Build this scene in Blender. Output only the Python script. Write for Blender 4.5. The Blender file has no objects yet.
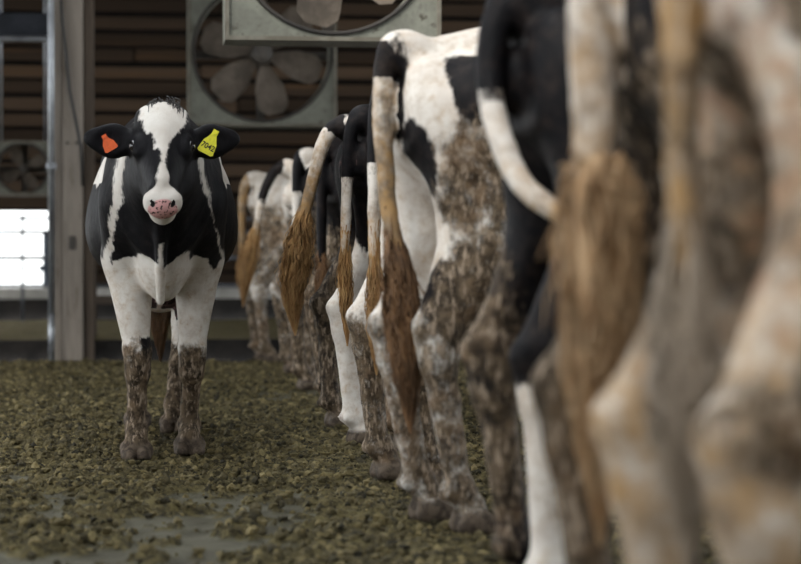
import bpy, bmesh, math, random
import numpy as np
from mathutils import Vector, Matrix

scene = bpy.context.scene
COL = scene.collection

# ------------------------------------------------------------------ camera, world, light, exposure
YAW = math.radians(6.81)          # camera turned to the right of the alley's axis
CAM_Z = 0.79
cam_d = bpy.data.cameras.new('camera'); cam = bpy.data.objects.new('camera', cam_d); COL.objects.link(cam)
cam.location = (0, 0, CAM_Z)
cam.rotation_euler = (math.radians(90 - 0.73), 0, -YAW)
cam_d.sensor_width = 37.74; cam_d.lens = 100.0
cam_d.clip_start = 0.05; cam_d.clip_end = 300
cam_d.dof.use_dof = True; cam_d.dof.focus_distance = 8.25; cam_d.dof.aperture_fstop = 2.8
scene.camera = cam

world = bpy.data.worlds.new('overcast'); scene.world = world; world.use_nodes = True
bg = world.node_tree.nodes['Background']
bg.inputs['Color'].default_value = (0.93, 0.97, 1.0, 1); bg.inputs['Strength'].default_value = 1.0
sun_d = bpy.data.lights.new('veiled_sun', 'SUN'); sun = bpy.data.objects.new('veiled_sun', sun_d); COL.objects.link(sun)
sun_d.energy = 2.2; sun_d.angle = math.radians(35); sun_d.color = (1.0, 0.96, 0.9)
sun.rotation_euler = (math.radians(52), 0, math.radians(-48))   # from behind the camera's left, through the open side
scene.view_settings.view_transform = 'Standard'
scene.view_settings.look = 'None'
scene.view_settings.gamma = 1.0
scene.view_settings.use_curve_mapping = False
scene.view_settings.exposure = 1.9

# ------------------------------------------------------------------ helpers
def tag(o, label=None, cat=None, group=None, kind=None):
    if label: o['label'] = label
    if cat: o['category'] = cat
    if group: o['group'] = group
    if kind: o['kind'] = kind
    return o

def empty(name, loc=(0, 0, 0), rz=0.0, scale=1.0):
    o = bpy.data.objects.new(name, None); COL.objects.link(o)
    o.location = loc; o.rotation_euler = (0, 0, rz); o.scale = (scale,) * 3
    o.empty_display_size = 0.1
    return o

def link(name, me, mat=None, parent=None, smooth=False):
    o = bpy.data.objects.new(name, me); COL.objects.link(o)
    if mat is not None and not me.materials: me.materials.append(mat)
    if parent is not None: o.parent = parent
    if smooth: me.polygons.foreach_set('use_smooth', [True] * len(me.polygons))
    return o

class MB:
    """collects verts and faces for one mesh"""
    def __init__(self): self.v = []; self.f = []
    def add(self, vs, fs):
        n = len(self.v); self.v += [tuple(p) for p in vs]; self.f += [tuple(i + n for i in f) for f in fs]; return self
    def box(self, lo, hi, b=0.0):
        x0, y0, z0 = lo; x1, y1, z1 = hi
        if b <= 0:
            vs = [(x0,y0,z0),(x1,y0,z0),(x1,y1,z0),(x0,y1,z0),(x0,y0,z1),(x1,y0,z1),(x1,y1,z1),(x0,y1,z1)]
            return self.add(vs, [(3,2,1,0),(4,5,6,7),(0,1,5,4),(1,2,6,5),(2,3,7,6),(3,0,4,7)])
        bm = bmesh.new(); bmesh.ops.create_cube(bm, size=1)
        for v in bm.verts:
            v.co = Vector(((x0+x1)/2 + v.co.x*(x1-x0), (y0+y1)/2 + v.co.y*(y1-y0), (z0+z1)/2 + v.co.z*(z1-z0)))
        bmesh.ops.bevel(bm, geom=bm.edges[:], offset=b, segments=1, affect='EDGES')
        bm.verts.index_update()
        self.add([v.co[:] for v in bm.verts], [[v.index for v in f.verts] for f in bm.faces]); bm.free(); return self
    def tube(self, pts, rad, n=8, cap=True):
        pts = [Vector(p) for p in pts]
        if not hasattr(rad, '__len__'): rad = [rad] * len(pts)
        vs = []; fs = []
        up = Vector((0.13, 0.21, 0.97))
        for i, p in enumerate(pts):
            d = (pts[min(i+1, len(pts)-1)] - pts[max(i-1, 0)]).normalized()
            a = d.cross(up)
            if a.length < 0.1: a = d.cross(Vector((1, 0, 0)))
            a.normalize(); b = d.cross(a)
            for k in range(n):
                t = 2*math.pi*k/n
                vs.append(p + (a*math.cos(t) + b*math.sin(t))*rad[i])
        for i in range(len(pts)-1):
            for k in range(n):
                fs.append((i*n+k, i*n+(k+1) % n, (i+1)*n+(k+1) % n, (i+1)*n+k))
        if cap:
            fs.append(tuple(range(n-1, -1, -1))); m = (len(pts)-1)*n; fs.append(tuple(range(m, m+n)))
        return self.add(vs, fs)
    def mesh(self, name):
        me = bpy.data.meshes.new(name); me.from_pydata(self.v, [], self.f); me.update(); return me
    def build(self, name, mat, parent=None, smooth=False):
        return link(name, self.mesh(name), mat, parent, smooth)

# value noise in numpy
def _hash(ix, iy, iz, seed):
    h = (ix.astype(np.int64)*73856093) ^ (iy.astype(np.int64)*19349663) ^ (iz.astype(np.int64)*83492791) ^ (seed*2654435)
    h = (h ^ (h >> 13)) * 1274126177 & 0xFFFFFFFF
    h = (h ^ (h >> 16)) * 668265263 & 0xFFFFFFFF
    h = h ^ (h >> 15)
    return (h & 0xFFFFFF) / float(0xFFFFFF) * 2 - 1
def vnoise(x, y, z, seed=0):
    fx, fy, fz = np.floor(x), np.floor(y), np.floor(z)
    u, v, w = x-fx, y-fy, z-fz
    u = u*u*(3-2*u); v = v*v*(3-2*v); w = w*w*(3-2*w)
    r = 0
    for a in (0, 1):
        for b in (0, 1):
            for c in (0, 1):
                r = r + _hash(fx+a, fy+b, fz+c, seed) * (u if a else 1-u) * (v if b else 1-v) * (w if c else 1-w)
    return r
def fbm(x, y, z, seed=0, octs=4):
    r = 0; a = 1.0; s = 1.0; t = 0
    for i in range(octs):
        r = r + a*vnoise(x*s, y*s, z*s, seed+i*17); t += a; a *= .5; s *= 2.03
    return r/t
def sstep(a, b, x):
    t = np.clip((x-a)/(b-a), 0, 1); return t*t*(3-2*t)

# ------------------------------------------------------------------ materials
class NT:
    def __init__(self, name):
        self.m = bpy.data.materials.new(name); self.m.use_nodes = True
        self.t = self.m.node_tree; self.b = self.t.nodes['Principled BSDF']
    def n(self, typ, **kw):
        nd = self.t.nodes.new(typ)
        for k, v in kw.items():
            if k[0] == '_': nd.inputs[k[1:].replace('_', ' ')].default_value = v
            else: setattr(nd, k, v)
        return nd
    def l(self, a, b): self.t.links.new(a, b)
    def put(self, sock, v):
        if hasattr(v, 'links'): self.l(v, sock)
        else: sock.default_value = v
    def math(self, op, a, b=0.0, c=None):
        nd = self.n('ShaderNodeMath', operation=op)
        self.put(nd.inputs[0], a); self.put(nd.inputs[1], b)
        if c is not None: self.put(nd.inputs[2], c)
        return nd.outputs[0]
    def rng(self, v, a, b, c=0.0, d=1.0):
        nd = self.n('ShaderNodeMapRange', interpolation_type='SMOOTHSTEP')
        self.put(nd.inputs[0], v)
        for i, q in enumerate((a, b, c, d)): nd.inputs[i+1].default_value = q
        return nd.outputs[0]
    def mix(self, f, a, b, blend='MIX'):
        nd = self.n('ShaderNodeMix', data_type='RGBA', blend_type=blend)
        self.put(nd.inputs[0], f)
        self.put(nd.inputs[6], a if hasattr(a, 'links') else (*a, 1)); self.put(nd.inputs[7], b if hasattr(b, 'links') else (*b, 1))
        return nd.outputs[2]
    def noise(self, vec, scale, detail=4, rough=.55):
        nd = self.n('ShaderNodeTexNoise'); self.l(vec, nd.inputs['Vector'])
        nd.inputs['Scale'].default_value = scale; nd.inputs['Detail'].default_value = detail; nd.inputs['Roughness'].default_value = rough
        return nd.outputs[0]
    def coord(self):
        tc = self.n('ShaderNodeTexCoord'); oi = self.n('ShaderNodeObjectInfo')
        ad = self.n('ShaderNodeVectorMath', operation='ADD')
        cb = self.n('ShaderNodeCombineXYZ')
        for i in range(3): self.l(self.math('MULTIPLY', oi.outputs['Random'], 7.3 + i*3.1), cb.inputs[i])
        self.l(tc.outputs['Object'], ad.inputs[0]); self.l(cb.outputs[0], ad.inputs[1])
        return ad.outputs[0]
    def stretch(self, vec, s):
        nd = self.n('ShaderNodeVectorMath', operation='MULTIPLY'); self.l(vec, nd.inputs[0]); nd.inputs[1].default_value = s
        return nd.outputs[0]
    def attr(self, name):
        return self.n('ShaderNodeAttribute', attribute_name=name).outputs['Fac']
    def bump(self, h, strength=.4, dist=.01):
        nd = self.n('ShaderNodeBump'); nd.inputs['Strength'].default_value = strength; nd.inputs['Distance'].default_value = dist
        self.l(h, nd.inputs['Height']); self.l(nd.outputs[0], self.b.inputs['Normal'])
    def fin(self, color=None, rough=.7, spec=.3, metal=0.0):
        if color is not None: self.put(self.b.inputs['Base Color'], color if hasattr(color, 'links') else (*color, 1))
        self.put(self.b.inputs['Roughness'], rough); self.put(self.b.inputs['Specular IOR Level'], spec)
        self.put(self.b.inputs['Metallic'], metal)
        return self.m

def simple(name, c1, c2, scale=8, rough=.75, spec=.25, metal=0.0, bump=.3, dist=.004, stretch=None, c3=None, vary=0.0):
    t = NT(name); v = t.coord()
    if stretch: v = t.stretch(v, stretch)
    n = t.noise(v, scale, 6, .6); n2 = t.noise(v, scale*6, 4, .6)
    c = t.mix(t.rng(n, .35, .65), c1, c2)
    if c3: c = t.mix(t.rng(t.noise(v, scale*2.3, 5, .7), .55, .68), c, c3)
    c = t.mix(t.math('MULTIPLY', t.rng(n2, .4, .75), .35), c, tuple(q*.45 for q in c1))
    if vary: c = t.mix(t.math('MULTIPLY', t.n('ShaderNodeObjectInfo').outputs['Random'], vary), c, tuple(q*.2 for q in c1))
    t.bump(t.math('ADD', n, n2), bump, dist)
    return t.fin(c, rough, spec, metal)

M = {}
M['galv'] = simple('galvanised steel', (.34,.36,.38), (.22,.23,.25), 6, .42, .5, .7, .1)
M['rail'] = simple('dull steel rail', (.10,.11,.13), (.05,.055,.065), 6, .5, .5, .3, .1)
M['post'] = simple('weathered timber post', (.27,.235,.20), (.19,.165,.14), 5, .85, .15, 0, .5, .006, (1, 1, .12), (.12,.095,.072))
M['postd'] = simple('brown timber plank', (.10,.078,.06), (.06,.047,.037), 5, .85, .15, 0, .5, .006, (1, 1, .12))
M['plank'] = simple('dark stained plank', (.085,.056,.036), (.045,.031,.021), 3, .85, .1, 0, .5, .006, (.12, 1, 1), (.13,.072,.034), .9)
M['back'] = simple('dark lining sheet', (.008,.006,.005), (.005,.004,.003), 3, .9, .1)
M['conc'] = simple('stained concrete', (.022,.019,.017), (.012,.011,.010), 5, .9, .15, 0, .5, .01)
M['sill'] = simple('pale concrete', (.40,.385,.36), (.30,.29,.265), 5, .85, .2)
M['straw'] = simple('straw and sand bedding', (.15,.125,.065), (.10,.085,.04), 7, .95, .1, 0, .8, .03, None, (.21,.19,.14))
M['white'] = simple('white outside wall', (.80,.82,.84), (.72,.75,.78), 2, .8, .2)
M['yard'] = simple('pale yard', (.66,.65,.62), (.55,.54,.5), 2, .9, .2)
M['blue'] = simple('blue grey tank paint', (.06,.075,.10), (.035,.045,.065), 5, .5, .4)
M['fanbox'] = simple('dusty galvanised housing', (.16,.163,.135), (.12,.12,.10), 6, .75, .2, 0, .2, .003, None, (.055,.05,.038))
M['fanrim'] = simple('housing edge', (.14,.13,.105), (.09,.08,.06), 6, .7, .3)
M['fandark'] = simple('dark fan shroud', (.035,.03,.026), (.02,.018,.016), 6, .7, .3)
M['blade'] = simple('dust covered fan blade', (.14,.115,.092), (.085,.07,.056), 7, .8, .2, 0, .3, .003)
M['motor'] = simple('greasy motor', (.07,.06,.05), (.04,.035,.03), 8, .6, .4)
M['roof'] = simple('roof sheet underside', (.15,.13,.11), (.09,.075,.06), 2, .8, .3, 0, .2)
M['beamd'] = simple('dark beam', (.03,.033,.042), (.018,.02,.025), 4, .8, .2)
M['cable'] = simple('black cable', (.012,.012,.012), (.02,.02,.02), 8, .6, .4)
M['tago'] = simple('orange plastic', (.72,.11,.015), (.62,.09,.012), 20, .45, .4, 0, .05)
M['tagy'] = simple('yellow plastic', (.72,.68,.03), (.62,.58,.03), 20, .45, .4, 0, .05)
M['ink'] = simple('black ink', (.01,.01,.01), (.02,.02,.015), 20, .6, .3, 0, .05)
t = NT('cow eye'); M['eye'] = t.fin((.006,.005,.006), .06, .7)

def hair_mat(name, c1, c2):
    t = NT(name); v = t.coord()
    n = t.noise(t.stretch(v, (1, 1, .2)), 60, 3, .6); n2 = t.noise(v, 9, 4, .6)
    c = t.mix(t.rng(n, .3, .7), c1, c2)
    c = t.mix(t.math('MULTIPLY', t.rng(n2, .45, .7), .55), c, tuple(q*.4 for q in c1))
    return t.fin(c, .65, .3)
M['sw_gold'] = hair_mat('golden brown tail hair', (.26,.13,.045), (.42,.26,.11))
M['sw_dark'] = hair_mat('dark brown tail hair', (.10,.055,.028), (.24,.13,.06))
M['sw_rust'] = hair_mat('rusty tail hair', (.33,.19,.09), (.48,.34,.20))
M['sw_tan'] = hair_mat('tan tail hair', (.30,.24,.18), (.40,.33,.26))
M['tuft'] = hair_mat('black poll hair', (.012,.012,.014), (.05,.045,.04))

def coat_mat():
    t = NT('cow coat'); v = t.coord()
    nA = t.noise(v, 7, 5, .6); nB = t.noise(t.stretch(v, (1, 1, .35)), 60, 4, .65); nC = t.noise(v, 26, 5, .65)
    nD = t.noise(v, 14, 6, .7); nF = t.noise(v, 210, 2, .6)
    blk = t.attr('blk'); mud = t.attr('mud'); stain = t.attr('stain'); pink = t.attr('pink'); hoof = t.attr('hoof')
    f = t.math('ADD', blk, t.math('MULTIPLY', t.math('SUBTRACT', nA, .5), .05))
    f = t.math('ADD', f, t.math('MULTIPLY', t.math('SUBTRACT', nB, .5), .03))
    bf = t.rng(f, -.006, .006)
    white = t.mix(t.rng(nA, .3, .7), (.66,.63,.585), (.55,.50,.45))
    st = t.rng(t.math('ADD', stain, t.math('MULTIPLY', t.math('SUBTRACT', nC, .5), 1.0)), .25, .85)
    white = t.mix(st, white, t.mix(t.rng(nD, .35, .65), (.36,.22,.095), (.27,.19,.115)))
    black = t.mix(t.rng(nC, .4, .8), (.0035,.0034,.0045), (.009,.008,.010))
    # a little brown in the dirty black hair
    black = t.mix(t.math('MULTIPLY', st, .5), black, (.045,.03,.02))
    c = t.mix(bf, white, black)
    pk = t.rng(t.math('ADD', pink, t.math('MULTIPLY', t.math('SUBTRACT', nC, .5), .5)), .3, .7)
    spots = t.rng(t.noise(v, 105, 2, .5), .575, .62)
    pcol = t.mix(spots, (.60,.33,.32), (.045,.03,.032))
    c = t.mix(pk, c, pcol)
    mm = t.math('ADD', mud, t.math('MULTIPLY', t.math('SUBTRACT', nD, .5), 1.3))
    mm = t.math('ADD', mm, t.math('MULTIPLY', t.math('SUBTRACT', nB, .5), .7))
    mf = t.rng(mm, .36, .82)
    mcol = t.mix(t.rng(nC, .36, .62), (.026,.019,.012), (.105,.076,.048))
    mcol = t.mix(t.rng(t.noise(v, 5, 4, .6), .48, .66), mcol, t.mix(t.rng(nC, .36, .62), (.052,.034,.020), (.15,.098,.058)))
    mcol = t.mix(t.rng(nB, .49, .66), mcol, (.27,.21,.155))
    c = t.mix(mf, c, mcol)
    c = t.mix(hoof, c, t.mix(t.rng(nC, .4, .6), (.045,.034,.025), (.11,.085,.063)))
    h = t.math('ADD', t.math('MULTIPLY', nB, .5), t.math('MULTIPLY', nF, .35))
    h = t.math('ADD', h, t.math('MULTIPLY', t.math('MULTIPLY', nC, mf), 1.6))
    t.bump(h, .55, .008)
    rough = t.math('SUBTRACT', .72, t.math('MULTIPLY', bf, .16))
    return t.fin(c, rough, .11)
M['coat'] = coat_mat()

def floor_mat():
    t = NT('manure covered concrete'); tc = t.n('ShaderNodeTexCoord'); v = tc.outputs['Object']
    h = t.attr('clump')
    nA = t.noise(v, 5, 6, .65); nB = t.noise(v, 28, 6, .7); nC = t.noise(v, 90, 4, .7)
    hh = t.math('ADD', h, t.math('MULTIPLY', t.math('SUBTRACT', nB, .5), .7))
    f = t.rng(hh, .10, .42)
    slurry = t.mix(t.rng(nA, .35, .65), (.135,.128,.092), (.07,.064,.042))
    dung = t.mix(t.rng(nB, .36, .64), (.020,.016,.007), (.14,.115,.05))
    dung = t.mix(t.rng(nC, .55, .75), dung, (.26,.23,.12))
    c = t.mix(f, slurry, dung)
    t.bump(t.math('ADD', nB, t.math('MULTIPLY', nC, .6)), .9, .02)
    rough = t.math('ADD', .60, t.math('MULTIPLY', f, .25))
    return t.fin(c, rough, .2)
M['floor'] = floor_mat()
def clump_mat():
    t = NT('dung clump'); v = t.coord()
    nB = t.noise(v, 22, 6, .7); nC = t.noise(v, 80, 4, .7)
    g = t.n('ShaderNodeNewGeometry').outputs['Random Per Island']
    c = t.mix(g, (.012,.010,.004), (.25,.20,.09))
    c = t.mix(t.math('MULTIPLY', t.rng(nB, .40, .62), .6), c, (.035,.03,.012))
    c = t.mix(t.rng(nC, .58, .75), c, (.27,.235,.12))
    t.bump(t.math('ADD', nB, nC), .9, .015)
    return t.fin(c, .72, .25)
M['clump'] = clump_mat()

# ------------------------------------------------------------------ the setting
def clump_height(x, y):
    """0..1 how deep the dung lies here, and the height in metres"""
    z0 = np.zeros_like(x)
    patch = fbm(x*.9, y*.55, z0, 3, 3)              # broad areas, scraped smooth or covered
    lump = fbm(x*7, y*6, z0, 11, 4)
    fine = fbm(x*24, y*22, z0, 29, 3)
    c = sstep(-.30, .30, patch*.8 + lump*.75 + fine*.45 + .20)
    hgt = c*(.012 + .026*np.clip(lump+.25, 0, 1) + .024*np.clip(fine+.15, 0, 1))
    return c, hgt

def make_floor():
    fx = np.concatenate([np.linspace(-9, -1.5, 26)[:-1], np.arange(-1.5, 2.3, .018), np.linspace(2.3, 10, 30)])
    fy = np.concatenate([np.linspace(-4, 4.6, 24)[:-1], np.arange(4.6, 11.5, .019), np.arange(11.5, 16.02, .032)])
    X, Y = np.meshgrid(fx, fy, indexing='ij')
    c, h = clump_height(X, Y)
    nx, ny = X.shape
    V = np.stack([X, Y, h - .028], -1).reshape(-1, 3)
    idx = np.arange(nx*ny).reshape(nx, ny)
    Q = np.stack([idx[:-1, :-1], idx[1:, :-1], idx[1:, 1:], idx[:-1, 1:]], -1).reshape(-1, 4)
    me = np_mesh('floor', V, Q)
    a = me.attributes.new('clump', 'FLOAT', 'POINT'); a.data.foreach_set('value', c.reshape(-1).astype(np.float32))
    o = link('floor', me, M['floor'], smooth=True)
    tag(o, 'alley floor of concrete smeared with olive brown dung', 'floor', kind='structure')

def np_mesh(name, V, Q):
    me = bpy.data.meshes.new(name)
    me.vertices.add(len(V)); me.vertices.foreach_set('co', np.ascontiguousarray(V, np.float32).ravel())
    k = Q.shape[1]
    me.loops.add(len(Q)*k); me.loops.foreach_set('vertex_index', np.ascontiguousarray(Q, np.int32).ravel())
    me.polygons.add(len(Q)); me.polygons.foreach_set('loop_start', np.arange(0, len(Q)*k, k, dtype=np.int32))
    me.polygons.foreach_set('use_smooth', np.ones(len(Q), bool))
    me.update(calc_edges=True); me.validate()
    return me
make_floor()

# scattered dung lumps, past counting
def make_clumps():
    rs = np.random.RandomState(5)
    bm = bmesh.new(); bmesh.ops.create_icosphere(bm, subdivisions=1, radius=1)
    bv = np.array([v.co[:] for v in bm.verts]); bf = np.array([[v.index for v in f.verts] for f in bm.faces]); bm.free()
    N = 95000
    y = 4.8 + 11.0*rs.rand(N)**1.25; x = (-.115*y*0 + (-1.6 + 4.0*rs.rand(N)))
    c, h = clump_height(x, y)
    keep = rs.rand(N) < np.clip(c*1.05-.02, 0, 1); x, y, h, c = x[keep], y[keep], h[keep], c[keep]
    n = len(x); r = .0045 + .013*rs.rand(n)**3.5
    V = np.empty((n, len(bv), 3)); ang = rs.rand(n)*6.28
    jit = 1 + .95*(rs.rand(n, len(bv), 1)-.5)
    B = bv[None]*jit*(r[:, None, None])*np.array([1.12, .95, .9])
    ca, sa = np.cos(ang)[:, None], np.sin(ang)[:, None]
    V[..., 0] = B[..., 0]*ca - B[..., 1]*sa + x[:, None]; V[..., 1] = B[..., 0]*sa + B[..., 1]*ca + y[:, None]
    V[..., 2] = B[..., 2] + (h - .028 + r*.2)[:, None]
    F = (bf[None] + (np.arange(n)*len(bv))[:, None, None]).reshape(-1, 3)
    o = link('dung_clumps', np_mesh('dung_clumps', V.reshape(-1, 3), F), M['clump'], bpy.data.objects['floor'])
    o.data.polygons.foreach_set('use_smooth', np.zeros(len(o.data.polygons), bool))
    tag(o, kind='stuff')
make_clumps()

KY = 16.05     # where the alley ends at the stall kerb
WY = 22.0      # far wall
def setting():
    o = MB().box((-9, KY, -.05), (10, KY+.14, .15), .015).build('trim_1', M['conc']); tag(o, 'dark concrete kerb along the end of the alley', 'kerb', kind='structure')
    # bedding behind the kerb
    fx = np.linspace(-9, 10, 160); fy = np.linspace(KY+.15, WY-.06, 60); X, Y = np.meshgrid(fx, fy, indexing='ij')
    Z = .125 + .03*fbm(X*2.2, Y*2.2, X*0, 41, 4); n0, n1 = X.shape; idx = np.arange(n0*n1).reshape(n0, n1)
    Q = np.stack([idx[:-1, :-1], idx[1:, :-1], idx[1:, 1:], idx[:-1, 1:]], -1).reshape(-1, 4)
    o = link('floor_stalls', np_mesh('floor_stalls', np.stack([X, Y, Z], -1).reshape(-1, 3), Q), M['straw'])
    tag(o, 'yellowish straw bedded stall floor behind the kerb', 'stall floor', kind='structure')
    o = MB().box((-9, WY, -.05), (10, WY+.16, .34), .01).build('wall_far_base', M['conc']); tag(o, 'low dark base of the far wall', 'wall', kind='structure')
    o = MB().box((-9, WY-.05, .34), (10, WY+.18, .455), .015).build('trim_2', M['sill']); tag(o, 'pale concrete sill on the low far wall', 'sill', kind='structure')
    # boarded upper wall
    w = MB().box((-9, WY+.06, 1.24), (10, WY+.12, 4.6)).box((-.78, WY+.06, .455), (10, WY+.12, 1.24)).build('wall_far', M['back']); tag(w, 'dark boarded upper wall with horizontal brown planks', 'wall', kind='structure')
    rs = random.Random(4)
    z = 1.26; base = None
    while z < 4.4:
        x = -7.0 + rs.random()
        while x < 8:
            L = 2.9 + rs.random()*.9
            if base is None: base = MB().box((0, -.018, 0), (1, .018, .125), .006).mesh('plank')
            p = link('plank', base, M['plank'], w)
            p.location = (x, WY+.03 - rs.random()*.03, z + rs.random()*.012); p.scale = (L-.02, 1, 1)
            p.rotation_euler = (rs.uniform(-.10, .02), rs.uniform(-.004, .004), 0)
            x += L
        z += .168
    z = .475
    while z < 1.22:
        x = -.78
        while x < 6:
            L = 2.9 + rs.random()*.9
            p = link('plank', base, M['plank'], w); p.location = (x, WY+.03 - rs.random()*.03, z); p.scale = (L-.02, 1, 1); p.rotation_euler = (rs.uniform(-.10, .02), 0, 0)
            x += L
        z += .155
    # outside yard and white shed wall seen through the slot
    o = MB().box((-40, WY+.2, -.1), (40, 60, .0)).build('yard_ground', M['yard']); tag(o, 'pale daylit yard beyond the far wall', 'ground', kind='structure')
    o = MB().box((-9, 33, 0), (6, 33.2, 3.0), .02).build('wall_outside', M['white']); tag(o, 'white shed wall across the yard', 'wall', kind='structure')
    o = MB().box((-7.5, -5.2, -.05), (9, -5, 4.25)).build('light_block_wall', M['back']); tag(o, 'dark unseen wall added opposite the boarded far wall to block light', 'wall', kind='structure')  # added out of view to cut the fill light from behind the camera
    # roof; ridge gap added for top light, shut at far end to darken it
    o = MB().box((-7.5, -5, 4.25), (-1.4, 22.6, 4.33)).box((.6, -5, 4.25), (9, 22.6, 4.33)).box((-1.4, 12.5, 4.25), (.6, 22.6, 4.33)).build('ceiling', M['roof']); tag(o, 'barn roof sheets either side of a ridge gap added for top light', 'roof', kind='structure')
setting()

def fence_far():
    r = empty('pipe_gate', (0, WY-.25, .12))
    for z, rad in ((.90, .018), (.64, .020), (1.04, .016), (.36, .016)):
        MB().tube([(-5, 0, z), (1.6, 0, z)], rad, 8).build('rail', M['rail'], r, True)
    for x in (-3.2, -2.3, -1.25, -.93, .1, 1.1):
        MB().tube([(x, .03, 0), (x, .03, 1.08)], .016, 8).build('upright', M['rail'], r, True)
    tag(r, 'dark steel pipe rails in front of the bright slot in the far wall', 'rails')
    o = MB().box((-.02, 0, 0), (.30, .25, 1.05), .02).box((-.06, -.03, .62), (.34, .28, .68), .01).build('drum_tank', M['blue']); o.location = (-1.06, WY+.4, 0)
    tag(o, 'narrow blue grey tank in the yard behind the pipe rails', 'tank')
fence_far()

def timber_post():
    r = empty('timber_post', (-.555, 16.0, 0))
    MB().box((-.135, -.06, 0), (-.065, .10, 4.25), .008).build('plank', M['post'], r)
    MB().box((-.063, -.085, 0), (.085, .09, 4.25), .010).build('post_core', M['post'], r)
    p = MB().box((.087, -.05, 0), (.165, .11, 4.25), .008).build('plank', M['postd'], r)
    MB().box((-.02, -.10, .83), (.03, -.08, .93), .004).build('notch_block', M['motor'], r)  # raised dark block standing in for the dark notch in the post
    MB().tube([(-.11, -.12, 4.1), (-.09, -.13, 2.9), (-.06, -.12, 2.5), (-.01, -.12, 2.0), (.07, -.12, 1.6), (.085, -.10, 1.3)], .012, 6).build('cable', M['cable'], r, True)
    for z in (2.95, 1.62):
        for x in (-.03, .04): MB().tube([(x, -.10, z), (x, -.08, z)], .012, 8).build('bolt', M['motor'], r)
    tag(r, 'weathered timber post of bolted planks at the end of the alley', 'post')
    g = MB().tube([(0, 0, .35), (0, 0, 4.25)], .024, 12).build('galvanised_pipe', M['galv'], None, True); g.location = (-.70, 15.86, -.35)
    MB().tube([(0, 0, .0), (0, 0, .36)], .024, 12).build('pipe_foot', M['galv'], g, True)
    MB().box((-.035, -.035, 1.42), (.035, .035, 1.47), .006).build('clamp', M['galv'], g); tag(g, 'slim galvanised pipe standing beside the timber post', 'pipe')
    g.location.z = 0
    b = MB().box((-3.2, 0, 2.43), (-.65, .12, 2.62), .01).build('cross_beam', M['beamd']); b.location = (0, 16.3, 0); tag(b, 'dark cross beam above the stalls behind the timber post', 'beam')
    MB().tube([(-3.2, -.06, 2.40), (-.72, -.06, 2.42)], .025, 8).build('conduit', M['galv'], b, True)
timber_post()

def stall_fence(x, y, label, n):
    r = empty('stall_divider', (x, y, .13))
    for i in range(n):
        MB().box((i*.36-.04, -.04, 0), (i*.36+.04, .04, 1.02), .008).build('post', M['postd'], r)
    for z in (.30, .62, .92):
        MB().box((-.10, -.07, z-.035), ((n-1)*.36+.10, -.045, z+.035), .006).build('rail', M['postd'], r)
    tag(r, label, 'fence')
stall_fence(-.44, 17.2, 'low brown timber stall divider right behind the timber post', 3)
stall_fence(1.2, 18.6, 'low brown timber stall divider beyond the far end of the cow row', 4)

# ------------------------------------------------------------------ fans
def make_fan(loc, size, label, blades, tilt=0.0, ang0=0.0):
    r = empty('barn_fan', loc); r.rotation_euler = (tilt, 0, 0)
    H = size/2; R = H*.93; N = 64; dep = .30
    m = MB(); vs = []; fs = []
    for k in range(N):
        a = 2*math.pi*k/N; c, s = math.cos(a), math.sin(a); q = H/max(abs(c), abs(s))
        vs += [(R*c, -.0, R*s), (q*c, -.0, q*s), (q*c, dep, q*s), (R*.97*c, dep*.55, R*.97*s)]
    for k in range(N):
        a, b = 4*k, 4*((k+1) % N)
        fs += [(a, b, b+1, a+1), (a+1, b+1, b+2, a+2), (a+3, b+3, b, a)]
    m.add(vs, fs); m.build('housing', M['fanbox'], r)
    e = MB(); w = .022
    for a, b in (((-H, -w, -H), (H, .01, -H+w)), ((-H, -w, H-w), (H, .01, H)), ((-H, -w, -H+w), (-H+w, .01, H-w)), ((H-w, -w, -H+w), (H, .01, H-w))): e.box(a, b)
    e.build('rim', M['fanrim'], r)
    MB().tube([(R*math.cos(2*math.pi*k/48), -.006, R*math.sin(2*math.pi*k/48)) for k in range(49)], .012, 6, False).build('shroud_lip', M['fandark'], r, True)
    for k in range(blades):
        a = 2*math.pi*k/blades + ang0; vs = []; fs = []; n = 9
        for side in (0, 1):
            for i in range(n):
                t_ = i/(n-1); rr = R*(.15 + .75*t_); hw = R*(.08 + .17*min(1, t_*2.2))*(1 - .5*max(0, t_-.86)/.14)
                tw = math.radians(34 - 14*t_)
                for j in (-1, 0, 1):
                    x, y = j*hw*math.cos(tw), .14 + j*hw*math.sin(tw) + (0 if j else .018) + side*.004
                    vs.append((rr*math.cos(a) - x*math.sin(a), y, rr*math.sin(a) + x*math.cos(a)))
        for side in (0, 1):
            o = side*n*3
            for i in range(n-1):
                for j in (0, 1):
                    q = (o+i*3+j, o+i*3+j+1, o+i*3+j+4, o+i*3+j+3); fs.append(q if side else q[::-1])
        MB().add(vs, fs).build('blade', M['blade'], r, True)
    MB().tube([(0, .02, 0), (0, .04, 0), (0, .16, 0)], [R*.08, R*.15, R*.17], 20).build('hub', M['motor'], r, False)
    MB().tube([(0, .18, 0), (0, .40, 0)], R*.16, 20).build('motor', M['motor'], r, False)
    MB().box((-.03, .30, -H), (.03, .34, H)).box((-H, .30, -.03), (H, .34, .03)).build('motor_bracket', M['motor'], r)
    for x in (-H*.8, H*.8):
        MB().tube([(x, .1, H), (x, .1, 4.25-loc[2])], .012, 6).build('hanger_rod', M['galv'], r, True)
    tag(r, label, 'fan')
make_fan((.89, 16.45, 2.36), 1.15, 'dusty box fan over the far end of the cow row, blades in view', 6, 0, .75)
make_fan((.985, 11.25, 2.50), 1.15, 'large pale box fan hung high over the middle of the cow row', 6, 0, .35)
make_fan((-1.18, 20.6, 1.62), .52, 'small old fan hung low beside the rails over the stalls', 4, 0, .5)

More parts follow.
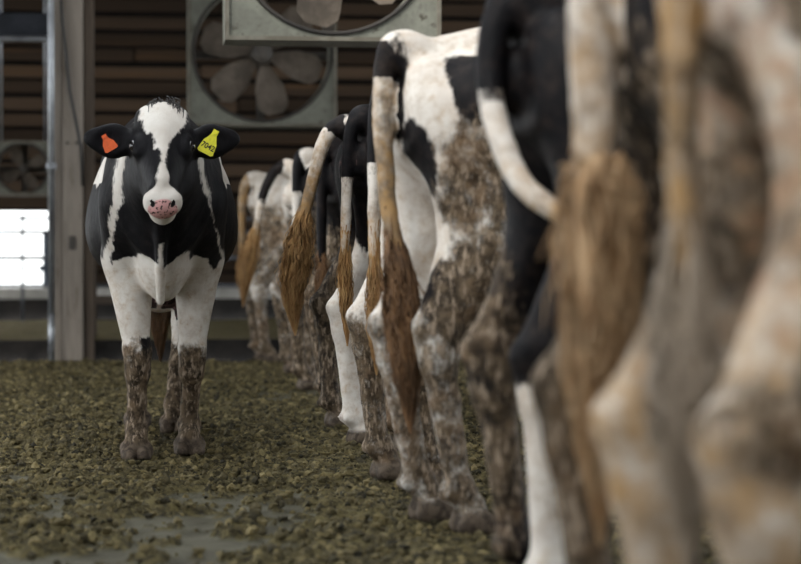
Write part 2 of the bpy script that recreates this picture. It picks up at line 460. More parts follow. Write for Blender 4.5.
# ------------------------------------------------------------------ cows: implicit bodies turned into one mesh each
class Field:
    def __init__(s, lo, hi, h):
        s.h = h; s.lo = np.array(lo, float)
        n = np.ceil((np.array(hi)-s.lo)/h).astype(int)+1
        s.ax = [(s.lo[i] + h*np.arange(n[i])).astype(np.float32) for i in range(3)]
        s.D = np.full(n, .6, np.float32)
    def sl(s, lo, hi):
        r = []
        for i in range(3):
            a = max(0, int((lo[i]-s.lo[i])/s.h)); b = min(len(s.ax[i]), int((hi[i]-s.lo[i])/s.h)+2)
            if b <= a: return None
            r.append(slice(a, b))
        return tuple(r)
    def pts(s, sl):
        return s.ax[0][sl[0]][:, None, None], s.ax[1][sl[1]][None, :, None], s.ax[2][sl[2]][None, None, :]
    def put(s, sl, d, k, sub=False):
        A = s.D[sl]
        if sub: d = -d; hh = np.clip(.5 - .5*(d-A)/k, 0, 1); s.D[sl] = d + (A-d)*hh + k*hh*(1-hh)
        else: hh = np.clip(.5 + .5*(d-A)/k, 0, 1); s.D[sl] = d + (A-d)*hh - k*hh*(1-hh)
    def rc(s, a, b, ra, rb, k=.03, sc=(1, 1, 1), sub=False):
        a = np.array(a, float); b = np.array(b, float); sc = np.array(sc, float)
        m = k + 3*s.h; R = np.array([max(ra, rb)]*3)/np.minimum(sc, 1)
        sl = s.sl(np.minimum(a, b)-R-m, np.maximum(a, b)+R+m)
        if sl is None: return
        x, y, z = s.pts(sl); ab = (b-a)*sc; L = max(1e-9, float(ab@ab))
        dx, dy, dz = (x-a[0])*sc[0], (y-a[1])*sc[1], (z-a[2])*sc[2]
        t_ = np.clip((dx*ab[0]+dy*ab[1]+dz*ab[2])/L, 0, 1)
        d = np.sqrt((dx-t_*ab[0])**2+(dy-t_*ab[1])**2+(dz-t_*ab[2])**2) - (ra+(rb-ra)*t_)
        s.put(sl, d.astype(np.float32), k, sub)
    def ell(s, c, r, k=.03, R=None, sub=False):
        c = np.array(c, float); r = np.array(r, float); R = np.eye(3) if R is None else np.array(R)   # columns: local axes
        ext = np.sqrt(((R*r)**2).sum(1)) + k + 3*s.h
        sl = s.sl(c-ext, c+ext)
        if sl is None: return
        x, y, z = s.pts(sl); dx, dy, dz = x-c[0], y-c[1], z-c[2]
        k0 = 0; k1 = 0
        for i in range(3):
            q = dx*R[0, i]+dy*R[1, i]+dz*R[2, i]; k0 = k0+(q/r[i])**2; k1 = k1+(q/r[i]**2)**2
        k0 = np.sqrt(k0); k1 = np.sqrt(k1)+1e-6
        s.put(sl, (k0*(k0-1)/k1).astype(np.float32), k, sub)
    def trunk(s, st, k=.03):
        st = np.array(st, float); x0, x1 = st[0, 0], st[-1, 0]
        sl = s.sl((x0-.05, -.6, .3), (x1+.05, .6, 1.7)); x, y, z = s.pts(sl); xs = x[:, 0, 0]
        fx = np.linspace(x0-.3, x1+.3, 400); g = np.exp(-.5*(np.linspace(-3, 3, 41))**2); g /= g.sum()
        cols = []
        for i in (1, 2, 3):
            v = np.interp(fx, st[:, 0], st[:, i]); v = np.convolve(np.pad(v, 20, 'edge'), g, 'valid'); cols.append(np.interp(xs, fx, v)[:, None, None])
        zt, zb, w = cols; zc = (zt+zb)/2; hh = (zt-zb)/2; v = (z-zc)/hh
        wv = w*(1 - .27*np.clip(v, -1.1, 1.1)); p = 2.25
        rr = ((np.abs(y)/wv)**p + np.abs(v)**p)**(1/p)
        d = (rr-1)*np.minimum(w, hh)
        d = np.maximum(d, np.maximum(x0-x, x-x1))
        s.put(sl, d.astype(np.float32), k)
    def mesh(s):
        D = s.D; D[:, :, :] = np.maximum(D, -(s.ax[2]+.0)[None, None, :])
        ins = D < 0
        n = np.array(D.shape); cn = n-1
        cnt = np.zeros(cn, np.uint8)
        for a in (0, 1):
            for b in (0, 1):
                for c in (0, 1): cnt += ins[a:a+cn[0], b:b+cn[1], c:c+cn[2]]
        act = (cnt > 0) & (cnt < 8)
        I = np.argwhere(act); vid = np.full(cn, -1, np.int32); vid[act] = np.arange(len(I))
        acc = np.zeros((len(I), 3)); num = np.zeros(len(I))
        i, j, k = I.T
        for ax in range(3):
            o = [q for q in range(3) if q != ax]
            for a in (0, 1):
                for b in (0, 1):
                    p = np.zeros(3, int); p[o[0]] = a; p[o[1]] = b; q = p.copy(); q[ax] = 1
                    f0 = D[i+p[0], j+p[1], k+p[2]]; f1 = D[i+q[0], j+q[1], k+q[2]]
                    cr = (f0 < 0) != (f1 < 0); t_ = np.where(cr, f0/(f0-f1+1e-12), 0)
                    pos = np.tile(p.astype(float), (len(I), 1)); pos[:, ax] = t_
                    acc[cr] += pos[cr]; num[cr] += 1
        V = (I + acc/num[:, None])*s.h + s.lo
        Q = []
        for ax in range(3):
            o = [(1, 2), (2, 0), (0, 1)][ax]
            lo_ = [slice(None)]*3; hi_ = [slice(None)]*3
            lo_[ax] = slice(0, -1); hi_[ax] = slice(1, None)
            e = ins[tuple(lo_)] != ins[tuple(hi_)]
            P = np.argwhere(e)
            ok = (P[:, o[0]] > 0) & (P[:, o[1]] > 0) & (P[:, o[0]] < n[o[0]]-1) & (P[:, o[1]] < n[o[1]]-1)
            P = P[ok]; flip = ins[tuple(P.T)]
            def cell(da, db):
                C = P.copy(); C[:, o[0]] -= da; C[:, o[1]] -= db; return vid[tuple(C.T)]
            q = np.stack([cell(1, 1), cell(0, 1), cell(0, 0), cell(1, 0)], 1)
            q[~flip] = q[~flip][:, ::-1]; Q.append(q)
        Q = np.concatenate(Q)
        # light smoothing
        for it in range(2):
            S = np.zeros_like(V); N = np.zeros(len(V))
            for a in range(4):
                u, w = Q[:, a], Q[:, (a+1) % 4]
                for c in range(3): S[:, c] += np.bincount(u, V[w, c], len(V)) + np.bincount(w, V[u, c], len(V))
                N += np.bincount(u, minlength=len(V)) + np.bincount(w, minlength=len(V))
            V = V*.5 + .5*S/np.maximum(N, 1)[:, None]
        return V, Q

def catmull(P, n):
    P = np.array(P, float); P = np.vstack([2*P[0]-P[1], P, 2*P[-1]-P[-2]]); out = []
    m = len(P)-3
    for u in np.linspace(0, m-1e-6, n):
        i = int(u); t_ = u-i; a, b, c, d = P[i:i+4]
        out.append(.5*((2*b)+(-a+c)*t_+(2*a-5*b+4*c-d)*t_**2+(-a+3*b-3*c+d)*t_**3))
    return np.array(out)

TRUNK = [(-.01,1.30,1.08,.10),(.06,1.345,.98,.15),(.16,1.39,.90,.195),(.30,1.43,.85,.22),(.46,1.435,.80,.235),(.64,1.425,.71,.265),(.85,1.415,.61,.315),
         (1.05,1.415,.585,.325),(1.25,1.42,.61,.305),(1.42,1.425,.66,.255),(1.56,1.41,.67,.215),(1.70,1.34,.69,.19),(1.80,1.25,.74,.14)]

def hind_leg(F, s, dx=0.0, dy=0.0, lift=0.0):
    """s = +1 left, -1 right; dx, dy move the foot"""
    y = .17*s
    hk = np.array((-.015+dx*.62, y+dy*.6, .54)); ft = np.array((.035+dx, y+dy, .125))
    F.rc((.19, .13*s, 1.17), (.33, .175*s, .92), .165, .15, .05, (1, 1.15, 1))
    F.rc((.07, .10*s, 1.19), (.13+dx*.2, .135*s, .86), .085, .085, .06, (1, 1.05, 1))
    F.rc((.29+dx*.1, .17*s, .92), hk+np.array((.045, 0, .05)), .145, .064, .045, (1, 1.15, 1))
    F.ell((.43, .205*s, .87), (.10, .075, .12), .06)
    F.rc((.11+dx*.25, .135*s+dy*.1, .84), hk+np.array((-.035, 0, .03)), .06, .026, .04)
    F.rc(hk+np.array((-.038, 0, .035)), hk+np.array((.005, 0, -.05)), .034, .048, .03, (1, 1.0, 1))
    F.rc(hk+np.array((.03, 0, .03)), hk+np.array((.018, 0, -.07)), .054, .047, .03)
    F.rc(hk+np.array((.008, 0, -.05)), ft, .047, .039, .025, (1, 1.05, 1))
    foot(F, ft)
    return hk, ft

def foot(F, ft):
    F.ell(ft, (.043, .040, .046), .025)
    F.rc(ft, ft+np.array((.040, 0, -.050)), .038, .043, .02)
    for q in (-1, 1):
        F.rc(ft+np.array((.030, .027*q, -.080)), ft+np.array((.100, .030*q, -.100)), .038, .024, .007)
        F.rc(ft+np.array((.015, .027*q, -.100)), ft+np.array((.080, .029*q, -.112)), .032, .032, .007)
        F.ell(ft+np.array((-.042, .022*q, -.010)), (.018, .014, .022), .010)

def fore_leg(F, s, kn, ft, elbow=(1.50, .165, .80)):
    e = np.array(elbow)*np.array((1, s, 1)); kn = np.array(kn); ft = np.array(ft)
    F.rc((1.72, .155*s, 1.00), e+np.array((0.02, 0, 0)), .10, .105, .06, (1, 1.1, 1))
    F.ell((1.52, .155*s, 1.03), (.16, .070, .23), .06)
    F.rc(e, kn+np.array((0, 0, .04)), .105, .050, .04, (1, 1.05, 1))
    F.rc(kn+np.array((.006, 0, .045)), kn+np.array((.004, 0, -.045)), .052, .047, .025, (1, .95, 1))
    F.rc(kn+np.array((0, 0, -.03)), ft, .041, .034, .025)
    foot(F, ft)

def head(F, O, al, yaw=0.0, detail=True):
    """returns the local->cow transform (3x3 columns: l down the face, y lateral, n out of the forehead)"""
    ca, sa = math.cos(al), math.sin(al)
    L = np.array((ca, 0, -sa)); Nn = np.array((sa, 0, ca)); Y = np.array((0, 1.0, 0))
    cz, sz = math.cos(yaw), math.sin(yaw); Rz = np.array(((cz, -sz, 0), (sz, cz, 0), (0, 0, 1)))
    R = Rz @ np.stack([L, Y, Nn], 1); O = np.array(O, float)
    W = lambda l, y, n: O + R @ np.array((l, y, n), float)
    F.ell(W(.10, 0, -.085), (.110, .106, .078), .03, R)
    F.ell(W(.022, 0, -.072), (.052, .098, .050), .04, R)
    F.ell(W(.23, 0, -.085), (.15, .080, .072), .04, R)
    F.ell(W(.34, 0, -.080), (.13, .055, .056), .04, R)
    F.rc(W(.06, 0, -.034), W(.37, 0, -.028), .045, .030, .05)
    for s in (-1, 1):
        F.ell(W(.185, .086*s, -.052), (.046, .030, .034), .03, R)
        F.ell(W(.215, .080*s, -.040), (.020, .014, .012), .015, R)
        F.ell(W(.165, .060*s, -.16), (.105, .042, .085), .05, R)
        F.rc(W(.20, .042*s, -.20), W(.43, .016*s, -.135), .05, .030, .05)
        F.ell(W(.430, .038*s, -.064), (.040, .031, .038), .022, R)
    F.ell(W(.445, 0, -.070), (.046, .060, .047), .028, R)
    F.ell(W(.432, 0, -.132), (.048, .034, .034), .014, R)
    for s in (-1, 1):
        F.ell(W(.482, .037*s, -.036), (.020, .010, .014), .010, R, sub=True)
        F.ell(W(.476, .050*s, -.044), (.014, .012, .008), .010, R, sub=True)
        F.ell(W(.185, .110*s, -.050), (.020, .018, .018), .012, R, sub=True)
        # ear: a broad drooping leaf with a hollow front
        e0 = W(.128, .084*s, -.10)
        ax = np.array((-.12, s*.98, .02)); ax = Rz @ (ax/np.linalg.norm(ax)); upv = Rz @ np.array((.05, 0, 1.0)); upv = upv - ax*(upv@ax); upv /= np.linalg.norm(upv); fr = np.cross(ax, upv)
        Re = np.stack([ax, upv, fr], 1)
        F.rc(e0, e0+ax*.055, .036, .034, .03)
        F.ell(e0+ax*.095+upv*.006, (.074, .067, .027), .02, Re)
        F.ell(e0+ax*.148+upv*.012, (.046, .038, .018), .03, Re)
        F.ell(e0+ax*.172+upv*.016, (.034, .024, .014), .03, Re)
        F.ell(e0+ax*.105+upv*.008+Rz@np.array((.034, 0, 0)), (.062, .046, .022), .012, Re, sub=True)
    return R, O, W

def strands(path, r0, n, seed, tip=.5, thick=.0032, core=True, clump=9):
    """a switch of hair: many tapering strands along a path (array of points)"""
    rs = np.random.RandomState(seed); mb = MB(); m = len(path)
    P = np.array(path)
    if core:
        k = 14; ids = np.linspace(0, m-1, k).astype(int)
        rad = [max(.003, r0*.62*math.sin(math.pi*(i/(k-1))**.85)**1.2) for i in range(k)]
        mb.tube([tuple(P[i]) for i in ids], rad, 8)
    T = np.gradient(P, axis=0); T /= np.linalg.norm(T, axis=1)[:, None]+1e-9
    A = np.cross(T, (0.2, 1, 0.1)); A /= np.linalg.norm(A, axis=1)[:, None]+1e-9; B = np.cross(T, A)
    cang = rs.rand(clump)*6.28
    for i in range(n):
        a = cang[i % clump] + rs.randn()*.35; u0 = rs.rand()*.6; u1 = min(1.0, u0 + .30 + rs.rand()*.5)
        amp = r0*(.55 + .55*rs.rand()); ns = 7; pts = []; ph = rs.rand()*6.28
        for q in range(ns):
            u = u0 + (u1-u0)*q/(ns-1); j = min(m-1, u*(m-1)); j0 = int(j); f = j-j0; j1 = min(m-1, j0+1)
            c = P[j0]*(1-f) + P[j1]*f
            w = max(.0165*(1-u), amp*(math.sin(math.pi*min(1, u**.85))**1.1 if u < 1 else .02)*(.75+.5*q/(ns-1))) + .0015
            aa = a + .5*math.sin(ph + u*11); w *= 1 + .22*math.sin(ph*3 + u*23)
            pts.append(tuple(c + A[j0]*w*math.cos(aa) + B[j0]*w*math.sin(aa)))
        mb.tube(pts, [thick*(1-.75*q/(ns-1)) for q in range(ns)], 3, False)
    return mb

def paint(V, base, blobs):
    f = np.full(len(V), .25 if base == 'b' else -.25)
    wx = V + .045*np.stack([fbm(V[:, 0]*4+9*i, V[:, 1]*4, V[:, 2]*4, 60+i, 2) for i in range(3)], 1)
    for b in blobs:
        c, ctr, r = b[0], np.array(b[1]), np.array(b[2])
        q = np.sqrt((((wx-ctr)/r)**2).sum(1)); g = (1-q)*min(r)
        f = np.maximum(f, g) if c == 'b' else np.minimum(f, -g) if c == 'w' else f
    return f

def blobfield(V, blobs, key):
    m = np.zeros(len(V))
    for b in blobs:
        if b[0] != key: continue
        q = np.sqrt((((V-np.array(b[1]))/np.array(b[2]))**2).sum(1))
        m = np.maximum(m, (b[3] if len(b) > 3 else 1.0)*sstep(1.25, .45, q))
    return m

def make_cow(p):
    h = p.get('h', .0125); hero = p.get('hero', False)
    dock = p['dock']; tail_all = catmull(dock + p['switch'], 60)
    xs = [q[0] for q in dock]; ys = [q[1] for q in dock]
    F = Field((min(-.14, min(xs)-.08), min(-.44, min(ys)-.06), -.03), (2.45, max(.44, max(ys)+.06), 1.52), h)
    F.trunk([(a, b-.055*(a > .9), c+.075*(a > .6), d*(.93 if a < 1.3 else .88)) for a, b, c, d in TRUNK] if hero else TRUNK, .03)
    # pelvis, spine, ribs
    F.rc((.50, 0, 1.405), (.03, 0, 1.335), .045, .042, .05)
    for s in (-1, 1):
        F.ell((.50, .205*s, 1.345-.05*hero), (.07, .055, .05), .05)
        F.ell((.045, .095*s, 1.27), (.055, .045, .05), .05)
        F.rc((.50, .20*s, 1.335-.05*hero), (.06, .09*s, 1.275), .035, .03, .06)
        F.ell((1.68, .14*s, 1.00), (.10, .075, .13), .06)
    F.ell((-.035, 0, 1.175), (.03, .035, .075), .03)
    # udder
    F.ell((.46, 0, .68), (.19, .155, .145), .05); F.ell((.28, 0, .74), (.11, .12, .18), .06)
    for x in (.36, .54):
        for s in (-1, 1): F.rc((x, .07*s, .60), (x, .075*s, .49), .024, .016, .02)
    L = p.get('legs', {})
    hkR, ftR = hind_leg(F, -1, *L.get('hr', (0, 0))); hkL, ftL = hind_leg(F, 1, *L.get('hl', (0, 0)))
    if hero:
        fore_leg(F, -1, (1.60, -.100, .375), (1.595, -.103, .115), (1.52, .135, .78)); fore_leg(F, 1, (1.50, .115, .375), (1.40, .103, .115), (1.50, .135, .78))
    else:
        fore_leg(F, -1, (1.55, -.15, .40), (1.55, -.15, .125)); fore_leg(F, 1, (1.62, .15, .40), (1.66, .15, .125))
    # neck, brisket and head
    if hero:
        F.rc((1.55, 0, 1.10), (1.86, 0, 1.12), .195, .145, .10); F.rc((1.80, 0, 1.14), (2.00, 0, 1.23), .145, .095, .08)
        F.rc((1.76, 0, .98), (1.95, 0, 1.06), .15, .10, .08)
        F.rc((1.80, 0, .90), (1.70, 0, .66), .085, .045, .07); F.rc((1.93, -.01, .98), (1.80, -.012, .615), .026, .017, .025)
        F.ell((1.66, 0, .74), (.14, .095, .11), .05)
        hp = ((2.00, -.006, 1.365), math.radians(52), 0.0)
    else:
        F.rc((1.55, 0, 1.10), (1.86, 0, .98), .21, .16, .10); F.rc((1.86, 0, .98), (2.06, 0, .74), .155, .11, .08)
        F.rc((1.80, 0, .88), (1.72, 0, .66), .08, .05, .07)
        hp = ((2.08, 0, .80), math.radians(66), 0.0)
    R, O, W = head(F, *hp)
    # tail
    dk = catmull(dock, 22); n = len(dk); r0 = p.get('tail_r', .034)
    for i in range(n-1):
        u = i/(n-1); ra = r0*(1.15 - .50*u); rb = r0*(1.15 - .50*(i+1)/(n-1))
        F.rc(dk[i], dk[i+1], ra, rb, .05 if i < 4 else .006)
    V, Q = F.mesh()
    # attributes ------------------------------------------------
    x, y, z = V.T
    blk = paint(V, p['base'], p['pat'])
    body = (z > .2)
    mud = blobfield(V, p['pat'], 'm')
    lvl = p.get('leg_mud', .85)
    mud = np.maximum(mud, lvl*sstep(p.get('mud_top', .60), p.get('mud_top', .60)-.30, z + .10*fbm(x*6, y*6, z*6, 5, 2)))
    stain = np.maximum(blobfield(V, p['pat'], 's'), p.get('stain', .38))
    pink = blobfield(V, p['pat'], 'p'); hoof = np.zeros(len(V))
    for ft in (.075,): hoof = sstep(.075, .055, z)
    pink = np.maximum(pink, .8*sstep(1.1, .8, np.sqrt(((x+.045)/.05)**2 + (y/.03)**2 + ((z-1.17)/.07)**2))*p.get('vulva', .4))
    # udder skin
    ud = sstep(1.15, .95, np.sqrt(((x-.42)/.24)**2 + (y/.17)**2 + ((z-.64)/.18)**2))
    if p.get('udder', True): pink = np.maximum(pink, ud*.38*(z < .82)); 
    # tail
    dT = np.full(len(V), 9.0); uT = np.zeros(len(V))
    for i, q in enumerate(dk):
        d = np.linalg.norm(V-q, axis=1); w = d < dT; dT[w] = d[w]; uT[w] = i/(n-1)
    isT = (dT < r0*(1.15-.5*uT)*1.22 + .005) & (uT > .16)
    tb, ts = p.get('tail_black', .5), p.get('tail_stain', .3)
    edge = (tb-uT)*.5
    blk = np.where(isT, edge, blk); stain = np.where(isT, ts*(.6+.6*sstep(tb, 1.0, uT)), stain); mud = np.where(isT, p.get('tail_mud', .36)*(uT > tb), mud)
    pink = np.where(isT, 0, pink)
    # head
    Hl = (V-O) @ R; l, hy, hn = Hl.T; isH = (l > -.07) & (l < .55) & (np.abs(hy) < .33) & (hn > -.26) & (hn < .06) & (np.abs(hy) < np.where(hn < -.16, .12, .33)) & (x > hp[0][0]-.14)
    wl = np.interp(l, [-.08, .0, .07, .13, .18, .24, .30, .35, .392, .418, .446], [.060, .086, .088, .072, .040, .025, .016, .015, .024, .050, .3])
    off = np.interp(l, [0, .15, .4], [.004, .006, .002])
    fh = np.abs(hy-off) - wl*(1 + .0*l)
    fh = np.where(hn < -.105, np.where(l > .395, -.1, .1), fh)
    if not hero: fh = fh + .0
    blk = np.where(isH, fh + .010*fbm(l*30, hy*30, hn*30, 8, 2), blk)
    nose = sstep(1.15, .85, np.sqrt(((l-.478)/.040)**2 + (hy/.054)**2 + ((hn+.062)/.044)**2))
    pink = np.where(isH, nose, pink)
    nos = np.maximum(sstep(1.1, .7, np.sqrt(((l-.478)/.026)**2 + ((np.abs(hy)-.038)/.011)**2 + ((hn+.036)/.016)**2)), 0)
    blk = np.where(isH & (nos > .3), .2, blk); pink = np.where(isH & (nos > .3), 0, pink)
    eyeb = np.sqrt(((l-.185)/.05)**2 + ((np.abs(hy)-.10)/.045)**2 + ((hn+.05)/.045)**2) < 1
    blk = np.where(isH & eyeb, .1, blk)
    mud = np.where(isH, 0, mud); stain = np.where(isH, np.where((l < .08) & (np.abs(hy) < .1), .25, .0), stain)
    if 'fix' in p: blk, mud, stain, pink = p['fix'](V, blk, mud, stain, pink, isH)
    # roughen muddy hair
    me0 = np.zeros_like(V); a, b, c, d = (V[Q[:, i]] for i in range(4)); nn = np.cross(c-a, d-b)
    for i in range(4):
        for k in range(3): me0[:, k] += np.bincount(Q[:, i], nn[:, k], len(V))
    me0 /= np.linalg.norm(me0, axis=1)[:, None]+1e-9
    V = V + me0*((.0015 + .006*np.clip(mud, 0, 1))*fbm(x*26, y*26, z*16, 15, 3))[:, None]
    V[:, 2] = np.maximum(V[:, 2], 0)
    me = np_mesh('cow', V, Q)
    for nm, arr in (('blk', blk), ('mud', mud), ('stain', stain), ('pink', pink), ('hoof', hoof)):
        at = me.attributes.new(nm, 'FLOAT', 'POINT'); at.data.foreach_set('value', arr.astype(np.float32))
    o = link('cow', me, M['coat']); o.location = (*p['at'], 0); o.rotation_euler = (0, 0, math.radians(p['head'])); o.scale = (p.get('scale', 1.0),)*3
    tag(o, p['label'], 'cow', p.get('group'))
    # tail hair
    k0 = int(60*(len(dock)-1.9)/(len(dock)+len(p['switch'])-1))
    sw = strands(tail_all[k0:], p.get('sw_r', .042), p.get('sw_n', 220), p.get('seed', 1), thick=p.get('sw_t', .0034)).build('tail_switch', M[p['sw_mat']], o, True)
    # eyes
    for s in (-1, 1):
        c = W(.185, .102*s, -.050)
        bm = bmesh.new(); bmesh.ops.create_uvsphere(bm, u_segments=14, v_segments=10, radius=.021)
        m2 = bpy.data.meshes.new('eye'); bm.to_mesh(m2); bm.free()
        e = link('eye', m2, M['eye'], o, True); e.location = tuple(c)
    return o, W, R

def tag_piece(parent, W, s, mat, label, lean, sc, at, number=None):
    """flag shaped ear tag: narrow neck, stud and a wide blade"""
    c = W(*at)
    out = [(-.012, .042), (.012, .042), (.013, .020), (.020, .006), (.030, -.010), (.036, -.050), (.028, -.056), (-.028, -.056), (-.036, -.050), (-.030, -.010), (-.020, .006), (-.013, .020)]
    n = len(out); vs = [(x, -.0015, z) for x, z in out] + [(x, .0015, z) for x, z in out]
    fs = [tuple(range(n)), tuple(range(2*n-1, n-1, -1))] + [(i, i+n, (i+1) % n+n, (i+1) % n) for i in range(n)]
    mb = MB().add(vs, fs); o = mb.build('ear_tag', mat, parent)
    o.location = tuple(c); o.rotation_euler = (math.radians(-8), math.radians(lean), math.radians(90)); o['label'] = label; o.scale = (sc[0], 1, sc[1])
    MB().tube([(0, -.006, .030), (0, .010, .030)], .008, 10).build('stud', mat, o)
    if number:
        cu = bpy.data.curves.new('number', 'FONT'); cu.body = number; cu.size = .030; cu.align_x = 'CENTER'; cu.align_y = 'CENTER'; cu.extrude = .0004; cu.offset = .0006
        tmp = bpy.data.objects.new('number_curve', cu); COL.objects.link(tmp)
        dg = bpy.context.evaluated_depsgraph_get(); me = bpy.data.meshes.new_from_object(tmp.evaluated_get(dg)); bpy.data.objects.remove(tmp)
        q = link('number', me, M['ink'], o); q.location = (0, -.0022, -.028); q.rotation_euler = (math.radians(90), 0, 0)
    return o

# --- the cow facing the camera
def hero_fix(V, blk, mud, stain, pink, isH):
    x, y, z = V.T
    n = fbm(x*14, y*14, z*14, 77, 3)
    f = np.full(len(V), .2)
    f = np.minimum(f, (z - .745 - .03*n - .05*np.abs(np.sin(y*16))))              # white brisket, legs and belly
    f = np.where((x < 1.33) & (z > .50) & (x > .55), np.abs(z-.80)*.3+.05, f)
    f = np.minimum(f, np.where(z < .85, np.maximum(np.abs(y+.01)-.008, z-.83), .2)) # pale dewlap line
    ln = np.where(y < 0, .150, .128) + (1.16-z)*np.where(y < 0, .17, .27) + .010*n     # white stripes down both shoulders
    band = np.abs(np.abs(y)-ln) - np.where(y < 0, .017, .007)
    f = np.minimum(f, np.where((z > .72) & (z < 1.25) & (x > 1.38), band, .2))
    f = np.minimum(f, np.where((x < 1.60) & (x > 1.0), np.maximum(np.where(y < 0, .185, .180)-np.abs(y)+.01*n, 1.06+.06*n+(1.4-x)*.25-z), .2))
    f = np.minimum(f, np.where((x < 1.36) & (x > 1.02) & (z > 1.08), -.1, .2))
    leg = (z < .62) & (x > 1.2)
    inner = np.maximum(np.maximum(np.abs(z-.40)-.075, np.abs(y+.062)-.03), -(x-1.5)); f = np.where(leg, np.maximum(f, -inner), f)
    blk = np.where(isH, blk, f)
    mud = np.where(isH, 0, np.clip(1.1*sstep(.52, .33, z + .07*n), 0, 1))
    stain = np.where(isH, stain, np.where(z < .74, .38, .26))
    return blk, mud, stain, pink

cow, W, R = make_cow(dict(hero=True, h=.0075, base='b', pat=[], at=(.062, 9.90), head=-90, fix=hero_fix, seed=2,
    label='black and white cow standing alone in the alley, with orange and yellow ear tags',
    legs={'hr': (.10, .065), 'hl': (.35, -.115)}, dock=[(.02, 0, 1.39), (-.06, 0, 1.33), (-.085, 0, 1.1), (-.085, .0, .85), (-.085, -.0, .70)],
    switch=[(-.085, -.0, .52), (-.08, -.0, .29)], tail_black=.6, sw_mat='sw_dark', sw_r=.06, sw_n=260, vulva=.2))
tag_piece(cow, W, -1, M['tago'], 'plain orange ear tag', -30, (.74, .66), (.160, -.200, -.055))
tag_piece(cow, W, 1, M['tagy'], 'yellow ear tag with a black number', 28, (.88, 1.0), (.150, .180, -.055), '7042')
tf = MB(); rs = random.Random(3)
for i in range(90):
    a = W(-.025 + rs.random()*.035, rs.uniform(-.05, .065), -.005 - rs.random()*.05); L_ = .035 + .03*rs.random()
    b = a + R @ np.array((L_*.6, rs.uniform(-.02, .02), .018)); c = b + R @ np.array((L_*.7, rs.uniform(-.01, .01), -.012))
    tf.tube([tuple(a), tuple(b), tuple(c)], [.0028, .0022, .0008], 3, False)
tf.build('poll_tuft', M['tuft'], cow, True)

# --- the row at the feed rail
def tail_down(dx=-.06, dy=0.0, z1=.72, z2=.40, dy2=0.0):
    return dict(dock=[(.03, 0, 1.35), (dx*.75, 0, 1.33), (dx*1.1, dy*.3, 1.20), (dx*1.15, dy*.7, .95), (dx*1.15, dy, z1)], switch=[(dx*1.1, dy+dy2*.5, (z1+z2)/2), (dx, dy+dy2, z2)])

def place(px, s, extra=0.0):
    """world position for a tailhead seen at pixel column px where one metre spans s pixels"""
    f = 2122.0; d = f/s; lat = (px-400.5)/s; c, sn = math.cos(YAW), math.sin(YAW)
    return (d*sn + lat*c, d*c - lat*sn)

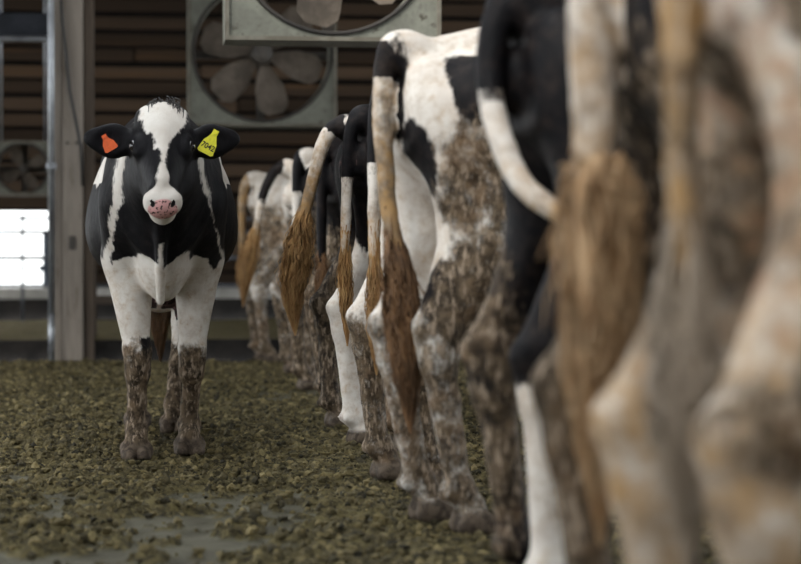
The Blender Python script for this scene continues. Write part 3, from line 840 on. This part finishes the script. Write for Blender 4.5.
ROW = 'cows standing in a row at the feed rail'
cows = [
 dict(px=705, s=800, head=8, base='w', label='mud streaked brown and pinkish white cow beside the black cow with rusty tail', seed=11,
      pat=[('b', (.05, -.1, 1.30), (.14, .4, .12)), ('m', (.1, 0, 1.22), (.6, .9, .34), .82), ('m', (.3, 0, .8), (.9, .9, .6), .63), ('s', (.1, 0, .6), (.6, .6, .8), .66), ('p', (.3, 0, .95), (.9, .9, .6), .36)],
      **tail_down(-.035, -.03), tail_r=.030, tail_black=-1, tail_stain=.7, tail_mud=.5, sw_mat='sw_tan', sw_r=.04, leg_mud=.62,
      fix=lambda V, b, m, s, k, H: (b, np.where(H, 0, m + 1.0*fbm(V[:, 0]*8, V[:, 1]*8, V[:, 2]*7, 91, 3) - .06), s, k)),
 dict(px=622, s=625, head=12, base='b', label='black cow with rusty orange tail switch and a pale tail', seed=12,
      pat=[('m', (.15, 0, 1.0), (.35, .6, .3), .58), ('s', (.1, 0, .6), (.4, .6, .4), 1.0), ('m', (.05, 0, .5), (.4, .6, .4), .9)],
      **tail_down(-.05, -.03, .92, .33), tail_r=.044, tail_black=-1, tail_stain=.5, sw_mat='sw_rust', sw_r=.062, sw_n=320, leg_mud=.74, mud_top=.7),
 dict(px=521, s=450, head=20, base='b', label='black rumped cow with white hind leg and black and white tail swung across', seed=13,
      pat=[('w', (.0, -.17, .28), (.22, .16, .25)), ('w', (.14, -.27, .66), (.025, .1, .14)), ('m', (.5, -.25, .9), (.3, .2, .3), .5), ('m', (.0, .17, .45), (.2, .12, .5), .75)], legs={'hl': (.05, 0), 'hr': (-.06, 0)},
      dock=[(.03, 0, 1.35), (-.055, 0, 1.32), (-.095, -.03, 1.15), (-.085, -.14, .95), (-.01, -.30, .84)], switch=[(.05, -.40, .70), (.10, -.42, .55)],
      tail_black=.52, tail_stain=.55, sw_mat='sw_gold', sw_r=.03, leg_mud=.45, mud_top=.3),
 dict(px=402, s=348, head=18, base='w', label='white rumped cow with black oval hip patch and muddy brown thighs', seed=14,
      pat=[('b', (.12, -.19, 1.22), (.085, .15, .11)), ('b', (.0, -.11, 1.03), (.075, .08, .11)), ('b', (-.02, -.055, 1.2), (.05, .035, .18)), ('b', (.05, -.2, .62), (.09, .06, .12)), ('m', (.15, -.22, .97), (.19, .15, .26), .82), ('m', (.12, -.23, .66), (.2, .10, .25), .9)],
      dock=[(.03, 0, 1.35), (-.04, 0, 1.33), (-.062, -.01, 1.20), (-.06, -.03, .95), (-.045, -.08, .72)], switch=[(-.03, -.10, .5), (-.02, -.10, .28)],
      tail_r=.034, tail_black=.40, tail_stain=.85, tail_mud=.46, scale=1.02, sw_mat='sw_dark', sw_r=.05, sw_n=320, leg_mud=.74, mud_top=.80, legs={'hr': (.06, 0), 'hl': (.08, -.03)}),
 dict(px=392, s=292, head=22, base='b', label='black cow mostly hidden between the white rumped cow and the white legged cow', seed=15,
      pat=[('w', (.05, 0, .5), (.3, .4, .45))], **tail_down(-.06, .0, .70, .38), tail_r=.030, tail_black=.62, tail_stain=.55, sw_mat='sw_gold', sw_r=.03, mud_top=.75),
 dict(px=366, s=246, head=24, base='b', label='dark cow with one clean white hind leg and one muddy hind leg', seed=16,
      pat=[('w', (.1, .2, .42), (.35, .2, .50)), ('s', (.0, -.2, .7), (.3, .15, .3), .8)], **tail_down(-.07, .03, .78, .42), tail_r=.029, tail_black=.60, tail_stain=.55, sw_mat='sw_gold', sw_r=.026, leg_mud=.85, mud_top=.7,
      fix=lambda V, b, m, s, k, H: (b, np.where((V[:, 1] > .02) & (V[:, 2] < .95) & (V[:, 0] < .6), .22*(V[:, 2] < .32) + .08, m), s, k)),
 dict(px=352, s=222, head=22, base='b', label='dark cow with tail lifted aside, golden brown switch hanging in the alley', seed=17,
      pat=[('w', (.03, 0, 1.38), (.12, .10, .035)), ('m', (.1, .0, .6), (.3, .4, .32), .9)],
      dock=[(.03, 0, 1.35), (-.06, .02, 1.37), (-.125, .03, 1.30), (-.19, .04, 1.08), (-.235, .05, .88)], switch=[(-.27, .05, .66), (-.265, .04, .43)],
      tail_black=.42, tail_stain=.75, tail_r=.036, sw_mat='sw_gold', sw_r=.062, sw_n=320, leg_mud=.74, mud_top=.85, legs={'hl': (-.06, 0)}),
 dict(px=332, s=198, head=20, base='b', label='black cow with mud caked legs behind the golden tail switch', seed=18,
      pat=[('w', (.05, .1, .7), (.2, .1, .12)), ('m', (.1, .0, .65), (.35, .6, .35), .9)], **tail_down(-.05, .0, .75, .42), tail_black=1.3, sw_mat='sw_dark', sw_r=.03, mud_top=.8),
 dict(px=306, s=174, head=18, base='b', label='black and white cow with a narrow pale hind end, third before the stall kerb', seed=19,
      pat=[('w', (.05, -.1, 1.34), (.10, .2, .08)), ('w', (.25, -.2, .9), (.12, .3, .3)), ('m', (.1, .0, .75), (.35, .6, .5), .75)], **tail_down(-.05, .0, .78, .42), tail_black=.55, sw_mat='sw_gold', sw_r=.03, mud_top=.75),
 dict(px=292, s=152, head=20, base='w', label='pale cow with black thigh patch and black tail arched out, second before the stall kerb', seed=20,
      pat=[('b', (.10, -.12, 1.13), (.11, .3, .16)), ('m', (.1, .0, .75), (.35, .6, .45), .75), ('s', (.1, -.1, .8), (.3, .3, .3), .6)],
      dock=[(.03, 0, 1.35), (-.09, .02, 1.36), (-.18, .03, 1.22), (-.22, .04, 1.05), (-.25, .05, .88)], switch=[(-.29, .05, .7), (-.33, .05, .45)],
      tail_black=.62, tail_stain=.7, sw_mat='sw_gold', sw_r=.05, mud_top=.7),
 dict(px=256, s=136, head=8, base='w', label='dirty white cow standing last in the row by the stall kerb', seed=21,
      pat=[('b', (.35, -.2, 1.1), (.2, .3, .25)), ('m', (.1, .0, .8), (.35, .6, .5), .75), ('s', (.1, -.1, 1.0), (.3, .3, .3), .6)], **tail_down(-.09, .0, .75, .42), tail_black=-1, tail_stain=.7, sw_mat='sw_gold', sw_r=.045, mud_top=.7),
]
for c in cows:
    c['at'] = place(c.pop('px'), c.pop('s')); c['group'] = ROW
    make_cow(c)
